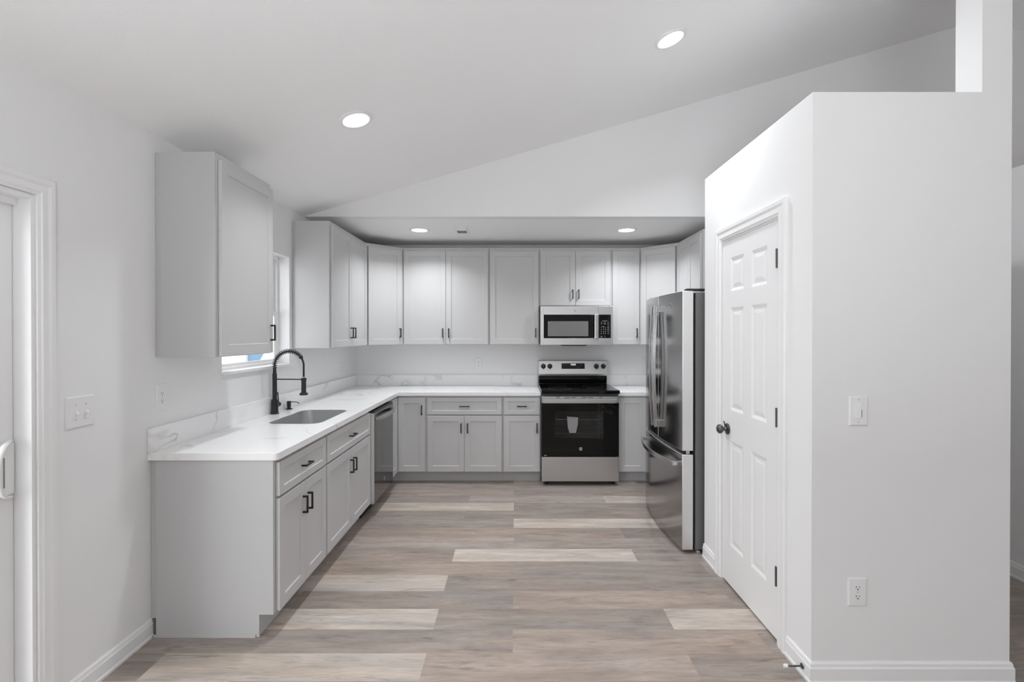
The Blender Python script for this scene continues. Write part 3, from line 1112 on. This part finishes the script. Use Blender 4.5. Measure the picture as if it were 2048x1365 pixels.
# oven door: black glass frame with tinted window
wx0, wx1, wz0, wz1 = -0.245, 0.225, 0.465, 0.735
m = MB()
dz0, dz1 = 0.289, 0.815
m.box(-h, wx0, 0.0, 0.04, dz0, dz1); m.box(wx1, h, 0.0, 0.04, dz0, dz1)
m.box(wx0, wx1, 0.0, 0.04, dz0, wz0); m.box(wx0, wx1, 0.0, 0.04, wz1, dz1)
od = m.build('oven_door', M['glassblack'], rg)
m = MB(); m.box(wx0, wx1, 0.001, 0.006, wz0, wz1); m.build('window', M['ovenglass'], od)
m = MB(); m.box(-h, h, -0.004, 0.04, 0.816, 0.880)
m.build('door_trim', M['steel'], od, bevel=0.002)
m = MB(); m.box(-h + 0.012, h - 0.03, -0.046, -0.028, 0.819, 0.857)
m.box(-h + 0.03, -h + 0.06, -0.03, -0.003, 0.822, 0.854); m.box(h - 0.078, h - 0.048, -0.03, -0.003, 0.822, 0.854)
m.build('handle', M['steel'], od, bevel=0.003)
for a, b in ((-0.235, -0.20), (-0.155, -0.105), (-0.095, -0.04), (0.01, 0.06), (0.075, 0.125), (0.18, 0.215)):
    m = MB(); m.box(a, b, -0.0052, -0.0035, 0.868, 0.873)
    m.build('vent_slot', M['gap'], od)
emblem(od, 0.005, -0.0003, 0.365, 0.017)
for x, w in ((-h + 0.028, 0.008), (-h + 0.042, 0.012)):
    m = MB(); m.box(x - w / 2, x + w / 2, -0.0006, 0.0005, 0.298, 0.304); m.build('printed_mark', M['mark'], od)
m = MB(); m.box(-h, h, 0.0, 0.042, 0.045, 0.284); m.build('storage_drawer', M['steel'], rg, bevel=0.003)
m = MB()
for x in (-h + 0.05, h - 0.05):
    for y in (0.08, 0.60):
        m = MB(); m.lathe([(0, 0.0005), (0.018, 0.0005), (0.018, 0.02), (0.012, 0.0498), (0, 0.0498)], (x, y, 0), n=12)
        m.build('foot', M['blackplastic'], rg, smooth=True)
m = MB(); m.prism([(-0.030, 0.908), (-0.030, 0.932), (-0.022, 0.942), (0.60, 0.942), (0.60, 0.908)], -h - 0.004, h + 0.004, 'x')
ck = m.build('cooktop', M['glassblack'], rg, bevel=0.002)
for x, y, r in ((-0.19, 0.14, 0.11), (0.19, 0.14, 0.09), (-0.19, 0.40, 0.085), (0.19, 0.40, 0.11)):
    m = MB(); m.lathe([(r - 0.002, 0), (r - 0.002, 0.0005), (r, 0.0005), (r, 0)], (x, y, 0.9421), n=40)
    m.build('burner_ring', M['ringmark'], ck)
m = MB()
m.prism([(0.615, 0.9425), (0.60, 0.99), (0.604, 1.022), (0.665, 1.022), (0.665, 0.9425)], -h + 0.004, h - 0.004, 'x')
m.build('vent_riser', M['glassblack'], rg, bevel=0.003)
m = MB()
m.prism([(0.608, 1.0225), (0.592, 1.030), (0.588, 1.052), (0.615, 1.195), (0.628, 1.200), (0.665, 1.200), (0.665, 1.0225)], -h, h, 'x')
bgd = m.build('control_panel', M['steel'], rg, bevel=0.003)


def panel_y(z):
    return 0.588 + (z - 1.052) / (1.195 - 1.052) * 0.027


m = MB(); m.prism([(panel_y(1.107) - 0.002, 1.107), (panel_y(1.168) - 0.002, 1.168), (panel_y(1.168) + 0.004, 1.168), (panel_y(1.107) + 0.004, 1.107)], -0.126, 0.130, 'x')
disp = m.build('display', M['glassblack'], bgd)
text('clock_digits', '10:53', 0.026, (0.002, panel_y(1.150) - 0.0025, 1.152), disp, M['display'])
text('panel_marks', '<   o', 0.014, (-0.095, panel_y(1.15) - 0.0025, 1.152), disp, M['markdim'])
text('panel_marks', '<>  >', 0.014, (0.095, panel_y(1.15) - 0.0025, 1.152), disp, M['markdim'])
text('panel_marks', '-  -  -  -  -  -  -   1  2  3', 0.017, (0.002, panel_y(1.122) - 0.0025, 1.122), disp, M['markdim'])
tilt = math.atan2(0.027, 0.143)
for x in (-0.327, -0.255, 0.258, 0.335):
    z = 1.135
    m = MB()
    ax = (0, -math.cos(tilt), math.sin(tilt))
    o = (x, panel_y(z) - 0.0003, z)
    m.lathe([(0, 0), (0.027, 0), (0.027, 0.004), (0.021, 0.007), (0.019, 0.026), (0.016, 0.029), (0, 0.029)], o, ax, 24)
    m.box(x - 0.0065, x + 0.0065, panel_y(z) - 0.036, panel_y(z) - 0.008, z - 0.027, z + 0.030)
    kn = m.build('knob', M['blackplastic'], bgd, smooth=True)
    m = MB(); m.box(x - 0.001, x + 0.001, panel_y(z) - 0.0368, panel_y(z) - 0.0361, z + 0.004, z + 0.028)
    m.build('pointer', M['mark'], kn)
# paper manual leaning on the oven racks
pm = MB()
pm.prism([(-0.052, 0.0), (0.010, 0.0), (0.028, 0.075), (0.032, 0.155), (-0.078, 0.165), (-0.070, 0.06)], -0.004, 0.004, 'y')
po = pm.build('paper_booklet', M['paper'], loc=(RXC - 0.045, DB - 0.70 + 0.0712, 0.5065))
tag(po, 'white paper booklet leaning on the oven rack behind the oven window', 'booklet')

# ------------------------------------------------------------------ microwave
mw = thing('microwave', 'stainless over-the-range microwave with black door glass', 'microwave', (X0 + 1.447 + 0.381, DB - 0.41, UZ0), 0)
mwh = 1.785 - UZ0 - 0.003
h = 0.3755
m = MB(); m.box(-h, h, 0.035, 0.405, 0.004, mwh); m.build('body', M['fridgeside'], mw)
xd = 0.228     # door / panel split


def ring(x0, x1, z0, z1, a0, a1, b0, b1, y0, y1):
    mm = MB()
    mm.box(x0, a0, y0, y1, z0, z1); mm.box(a1, x1, y0, y1, z0, z1)
    mm.box(a0, a1, y0, y1, z0, b0); mm.box(a0, a1, y0, y1, b1, z1)
    return mm


gz0, gz1 = 0.069, 0.314
md = ring(-h, xd - 0.001, 0.0, mwh, -h + 0.034, xd - 0.003, gz0, gz1, 0.0, 0.034).build('door', M['steel'], mw, bevel=0.0015)
m = MB(); m.box(-h + 0.0345, xd - 0.0035, 0.001, 0.02, gz0 + 0.0005, gz1 - 0.0005)
mg = m.build('door_glass', M['glassblack'], md)
m = MB(); m.box(-0.299, 0.122, -0.0005, 0.0009, 0.090, 0.246); m.build('window_screen', M['screen'], mg)
m = MB()
m.box(0.180, 0.217, -0.052, -0.040, 0.062, 0.316)
m.box(0.184, 0.213, -0.041, 0.001, 0.066, 0.090); m.box(0.184, 0.213, -0.041, 0.001, 0.288, 0.312)
m.build('handle', M['steelbright'], md, bevel=0.004)
cp = ring(xd + 0.001, h, 0.0, mwh, xd + 0.004, h - 0.018, gz0, gz1, 0.0, 0.034).build('control_panel', M['steel'], mw, bevel=0.0015)
m = MB(); m.box(xd + 0.0045, h - 0.0185, 0.001, 0.02, gz0 + 0.0005, gz1 - 0.0005)
kp = m.build('keypad', M['glassblack'], cp)
kx = [0.256, 0.279, 0.300, 0.328]
rows = ['123', '456', '789']
for r, row in enumerate(rows):
    for c, ch in enumerate(row):
        text('key_digit', ch, 0.015, (kx[c], 0.0006, 0.176 - 0.0195 * r), kp, M['mark'])
text('key_digit', '0', 0.015, (kx[1], 0.0006, 0.1175), kp, M['mark'])
for x, z, w, hh in ((0.294, 0.251, 0.054, 0.004), (0.261, 0.236, 0.015, 0.005), (0.294, 0.236, 0.021, 0.005), (0.328, 0.236, 0.013, 0.005),
                    (0.261, 0.219, 0.015, 0.006), (0.294, 0.218, 0.020, 0.008), (0.328, 0.218, 0.012, 0.008), (0.328, 0.195, 0.012, 0.008),
                    (0.275, 0.191, 0.035, 0.004), (0.328, 0.176, 0.015, 0.007), (0.328, 0.157, 0.017, 0.007), (0.328, 0.137, 0.017, 0.007),
                    (0.328, 0.1175, 0.017, 0.005), (0.256, 0.1175, 0.009, 0.009), (0.300, 0.1175, 0.010, 0.007),
                    (0.260, 0.090, 0.016, 0.006), (0.260, 0.080, 0.016, 0.005), (0.293, 0.090, 0.009, 0.009)):
    m = MB(); m.box(x - w / 2, x + w / 2, 0.0003, 0.0012, z - hh / 2, z + hh / 2)
    m.build('key_mark', M['markdim'], kp)
m = MB(); m.lathe([(0, 0), (0.012, 0), (0.012, 0.0008), (0, 0.0008)], (-0.015, -0.0002, 0.356), (0, -1, 0), 24)
em = m.build('emblem', M['steelbright'], md, smooth=True)
text('emblem_letters', 'GE', 0.011, (-0.015, -0.0012, 0.356), em, M['fridgeside'])
m = MB(); m.prism([(-0.165, 0.0035), (-0.140, -0.012), (0.105, -0.012), (0.135, 0.0035)], 0.06, 0.34, 'y'); m.build('grease_filter', M['blackplastic'], mw)

# ------------------------------------------------------------------ refrigerator
FXE = 1.133
fr = thing('refrigerator', 'stainless french-door refrigerator with bottom freezer beside the pantry', 'refrigerator', (FXE, 4.188, 0), -PI / 2)
FW, BUL = 0.922, 0.028


def fy(x):
    u = (x - FW / 2) / (FW / 2)
    return -BUL * (1 - u * u)


def fridge_door(name, x0, x1, z0, z1, label=None):
    n = 24
    pts = [(x0 + (x1 - x0) * i / n, fy(x0 + (x1 - x0) * i / n)) for i in range(n + 1)]
    m = MB(); m.prism(pts + [(x1, 0.073), (x0, 0.073)], z0, z1)
    bm = m.bm
    o = m.build(name, M['fridgefront'], fr, smooth=True)
    o.data.materials.append(M['fridgeedge'])
    for p in o.data.polygons:
        if abs(p.normal.x) > 0.9 or abs(p.normal.z) > 0.9:
            p.material_index = 1
    md = o.modifiers.new('bevel', 'BEVEL'); md.width = 0.003; md.segments = 2; md.limit_method = 'ANGLE'; md.angle_limit = math.radians(40)
    md.material = 1
    return o


FT = 1.793
fdl = fridge_door('door', 0.003, FW / 2 - 0.002, 0.702, FT - 0.006)
fdr = fridge_door('door', FW / 2 + 0.002, FW - 0.001, 0.702, FT - 0.006)
fzd = fridge_door('freezer_drawer', 0.003, FW - 0.001, 0.030, 0.676)
m = MB(); m.box(0.004, FW - 0.002, 0.089, 0.72, 0.03, FT - 0.015); m.build('body', M['fridgeside'], fr, bevel=0.004)
m = MB(); m.box(0.015, FW - 0.018, 0.0732, 0.0885, 0.05, FT - 0.02); m.build('door_gasket', M['gap'], fr)
m = MB(); m.box(0.02, FW - 0.02, 0.01, 0.0575, 0.677, 0.701); m.build('mullion', M['gap'], fr)
for x in (0.03, FW - 0.035):
    m = MB(); m.box(x - 0.025, x + 0.03, 0.03, 0.16, FT - 0.0055, FT + 0.010); m.build('hinge_cover', M['blackplastic'], fr, bevel=0.003)
    m = MB(); m.lathe([(0, 0.0), (0.02, 0.0), (0.02, 0.02), (0, 0.02)], (x, 0.045, 0.679), n=14); m.build('hinge_pin', M['steelbright'], fr, smooth=True)
    m = MB(); m.lathe([(0, 0.0005), (0.022, 0.0005), (0.022, 0.02), (0.012, 0.0295), (0, 0.0295)], (x, 0.12, 0), n=14); m.build('leveling_foot', M['steelbright'], fr, smooth=True)
    m = MB(); m.lathe([(0, 0.0005), (0.022, 0.0005), (0.022, 0.02), (0.012, 0.0295), (0, 0.0295)], (x, 0.68, 0), n=14); m.build('leveling_foot', M['steelbright'], fr, smooth=True)
secv = [(-0.012, -0.014), (0.012, -0.014), (0.012, 0.014), (-0.012, 0.014)]
for par, x in ((fdl, FW / 2 - 0.040), (fdr, FW / 2 + 0.040)):
    z0, z1 = 0.785, 1.712
    pts = []
    for i in range(31):
        u = i / 30
        pts.append((x, fy(x) - 0.031 - 0.019 * math.sin(PI * u), z0 + (z1 - z0) * u))
    m = MB(); m.sweep(pts, secv, side=(1, 0, 0))
    y0 = fy(x)
    m.box(x - 0.013, x + 0.013, y0 - 0.034, y0 + 0.003, z0 + 0.001, z0 + 0.055)
    m.box(x - 0.013, x + 0.013, y0 - 0.034, y0 + 0.003, z1 - 0.055, z1 - 0.001)
    m.build('handle', M['steelbright'], par, bevel=0.003)
pts = []
for i in range(31):
    u = i / 30
    x = 0.06 + (FW - 0.12) * u
    pts.append((x, fy(0.06) - 0.040 - 0.058 * math.sin(PI * u), 0.602))
m = MB(); m.sweep(pts, [(-0.008, -0.016), (0.008, -0.016), (0.008, 0.016), (-0.008, 0.016)], side=(0, 1, 0))
m.box(0.056, 0.085, fy(0.06) - 0.042, fy(0.06) + 0.004, 0.587, 0.617); m.box(FW - 0.085, FW - 0.056, fy(0.06) - 0.042, fy(0.06) + 0.004, 0.587, 0.617)
m.build('handle', M['steelbright'], fzd, bevel=0.003)
ex = FW - 0.20
m = MB(); m.lathe([(0, 0), (0.018, 0), (0.018, 0.0015), (0.015, 0.002), (0, 0.001)], (ex, fy(ex) - 0.0003, 1.70), (0.05, -1, 0), 24)
em = m.build('emblem', M['steelbright'], fdr, smooth=True)
text('emblem_letters', 'GE', 0.016, (ex, fy(ex) - 0.003, 1.70), em, M['black'])

# ------------------------------------------------------------------ outlets and switches


def plate_thing(name, label, cat, loc, rz, w, hh, grp):
    t = thing(name, label, cat, loc, rz, grp)
    m = MB()
    b = 0.005
    bm = m.bm
    rings = [[(-w / 2, -0.0005, -hh / 2), (w / 2, -0.0005, -hh / 2), (w / 2, -0.0005, hh / 2), (-w / 2, -0.0005, hh / 2)],
             [(-w / 2, -0.003, -hh / 2), (w / 2, -0.003, -hh / 2), (w / 2, -0.003, hh / 2), (-w / 2, -0.003, hh / 2)],
             [(-w / 2 + b, -0.0065, -hh / 2 + b), (w / 2 - b, -0.0065, -hh / 2 + b), (w / 2 - b, -0.0065, hh / 2 - b), (-w / 2 + b, -0.0065, hh / 2 - b)]]
    R_ = [[bm.verts.new(p) for p in r] for r in rings]
    for A, B in zip(R_, R_[1:]):
        for i in range(4):
            bm.faces.new((A[i], A[(i + 1) % 4], B[(i + 1) % 4], B[i]))
    bm.faces.new(R_[0]); bm.faces.new(R_[-1])
    m.build('plate', M['plate'], t)
    return t


def screw(t, x, z):
    m = MB(); m.lathe([(0, 0), (0.0032, 0), (0.0032, 0.0008), (0, 0.0012)], (x, -0.0064, z), (0, -1, 0), 10)
    m.build('screw', M['mark'], t)


def outlet(label, loc, rz, w=0.072, hh=0.118):
    t = plate_thing('wall_outlet', label, 'outlet', loc, rz, w, hh, 'wall outlets')
    for s in (-1, 1):
        z = s * 0.0195
        m = MB()
        pts = []
        for i in range(24):
            a = 2 * PI * i / 24
            pts.append((0.0172 * math.cos(a), max(-0.0135, min(0.0135, 0.0172 * math.sin(a))) + z))
        m.prism(pts, -0.0085, -0.006, 'y')
        so = m.build('socket', M['plate'], t)
        m = MB()
        m.box(-0.0078, -0.0056, -0.0089, -0.0084, z - 0.0005, z + 0.0085)
        m.box(0.0056, 0.0078, -0.0089, -0.0084, z + 0.0005, z + 0.0075)
        m.lathe([(0, 0), (0.003, 0), (0.003, 0.0005), (0, 0.0005)], (0, -0.0084, z - 0.0065), (0, -1, 0), 10)
        m.build('slots', M['slot'], so)
    screw(t, 0, 0)
    return t


outlet('white outlet on left wall just above the near end of the counter', (XL, 2.451, 1.174), PI / 2, 0.072, 0.142)
outlet('white outlet on left wall deep in the corner beyond the faucet', (XL, 5.003, 1.129), PI / 2, 0.072, 0.125)
outlet('white outlet on the back wall above the counter left of the range', (-0.412, DB, 1.157), 0, 0.079, 0.13)
outlet('white outlet on the back wall half hidden by the refrigerator', (1.462, DB, 1.185), 0, 0.072, 0.115)
outlet('white outlet low on the pantry front wall above the baseboard', (1.463, PY0, 0.392), 0, 0.080, 0.122)

t = plate_thing('light_switch', 'white double toggle switch plate on left wall beside the sliding door', 'light switch', (XL, 1.993, 1.176), PI / 2, 0.128, 0.130, 'light switches')
for x in (-0.023, 0.023):
    m = MB(); m.box(x - 0.005, x + 0.005, -0.008, -0.006, -0.012, 0.012); c_ = m.build('toggle_collar', M['plate'], t)
    m = MB(); m.prism([(-0.007, -0.006), (-0.019, -0.011), (-0.020, -0.005), (-0.007, 0.006)], x - 0.0038, x + 0.0038, 'x'); m.build('toggle', M['plate'], c_)
    screw(t, x, 0.030); screw(t, x, -0.030)
t = plate_thing('light_switch', 'white single dimmer switch plate on the pantry front wall', 'light switch', (1.466, PY0, 1.168), 0, 0.080, 0.127, 'light switches')
m = MB(); m.box(-0.0165, 0.0165, -0.0075, -0.006, -0.0335, 0.0335); fr_ = m.build('rocker_frame', M['plate'], t)
m = MB(); m.prism([(-0.0076, 0.031), (-0.0085, 0.031), (-0.0125, -0.031), (-0.0076, -0.031)], -0.0135, 0.0085, 'x'); m.build('rocker', M['plate'], fr_, bevel=0.0005)
m = MB(); m.box(0.011, 0.013, -0.0083, -0.0074, -0.028, 0.004); m.build('dimmer_slot', M['slot'], fr_)
screw(t, 0, 0.048); screw(t, 0, -0.048)

# ------------------------------------------------------------------ door stop
ds = thing('door_stop', 'bronze rod door stop with white rubber tip on pantry baseboard', 'door stop', (PX - 0.0155, 2.105, 0.044), 0)
m = MB(); m.lathe([(0, 0.0), (0.012, 0.0), (0.011, 0.003), (0.004, 0.006), (0.0038, 0.026), (0.0052, 0.028), (0.0052, 0.033), (0.0038, 0.035), (0.0038, 0.064), (0, 0.064)], (0, 0, 0), (-1, 0, 0), 16)
m.build('rod', M['bronze'], ds, smooth=True)
m = MB(); m.lathe([(0, 0.0), (0.0085, 0.0), (0.009, 0.012), (0.007, 0.016), (0, 0.016)], (-0.0642, 0, 0), (-1, 0, 0), 16)
m.build('tip', M['rubber'], ds, smooth=True)['label'] = 'white rubber tip'

# ------------------------------------------------------------------ recessed lights


def downlight(label, x, y, z, slope, power):
    t = thing('recessed_light', label, 'ceiling light', (x, y, z), 0, 'recessed ceiling lights')
    t.rotation_euler = (0, -math.atan(slope), 0)
    m = MB(); m.lathe([(0.098, -0.0004), (0.098, -0.004), (0.088, -0.009), (0.078, -0.010), (0.072, -0.006), (0.072, -0.0004)], n=48)
    m.build('trim_ring', M['trim'], t, smooth=True)
    m = MB(); m.lathe([(0.0715, -0.0006), (0.0715, -0.006), (0.060, -0.0085), (0.03, -0.0105), (0, -0.011)], n=48)
    m.build('lens', M['ledlens'], t, smooth=True)
    area_light('lamp', (0, 0, -0.018), (0, 0, 0), 0.13, 0.13, power, parent=t, shape='DISK', spread=math.radians(135))
    return t


def vz(x):
    return ZP + SL * (x - XL)


downlight('lit recessed light in the sloped ceiling, left one above the counter', -0.926, 2.81, vz(-0.926), SL, LV['vault'])
downlight('lit recessed light in the sloped ceiling, right one near the top', 0.938, 2.93, vz(0.938), SL, LV['vault'])
downlight('lit recessed light in the low flat ceiling, left one beside the vent', -0.913, 4.614, ZP, 0, LV['soffit'])
downlight('lit recessed light in the low flat ceiling, right one above the range side', 1.062, 4.614, ZP, 0, LV['soffit'])
# unseen fittings added behind the camera as extra front fill
for x, y in ((-0.926, -0.2), (0.938, -0.2), (-0.926, -2.4), (0.938, -2.4)):
    downlight('added unseen recessed fill light in the sloped ceiling behind the camera', x, y, vz(x), SL, LV['back'])

# ------------------------------------------------------------------ ceiling vent
cv = thing('ceiling_vent', 'small white air vent in the low ceiling between its lights', 'vent', (-0.515, 4.625, ZP), 0)
m = MB()
for x0, x1, y0, y1 in ((-0.07, -0.045, -0.15, 0.15), (0.045, 0.07, -0.15, 0.15), (-0.045, 0.045, -0.15, -0.125), (-0.045, 0.045, 0.125, 0.15)):
    m.box(x0, x1, y0, y1, -0.008, -0.0005)
m.build('frame', M['trim'], cv, bevel=0.002)
m = MB(); m.box(-0.045, 0.045, -0.125, 0.125, -0.0015, -0.0005); m.build('duct', M['ventdark'], cv)
m = MB()
for i in range(12):
    y = -0.115 + i * 0.021
    s = 1 if i < 6 else -1
    m.prism([(y - 0.008 * s, -0.0018), (y - 0.006 * s, -0.0018), (y + 0.008 * s, -0.0095), (y + 0.006 * s, -0.0095)], -0.0445, 0.0445, 'x')
m.build('louvers', M['trim'], cv)
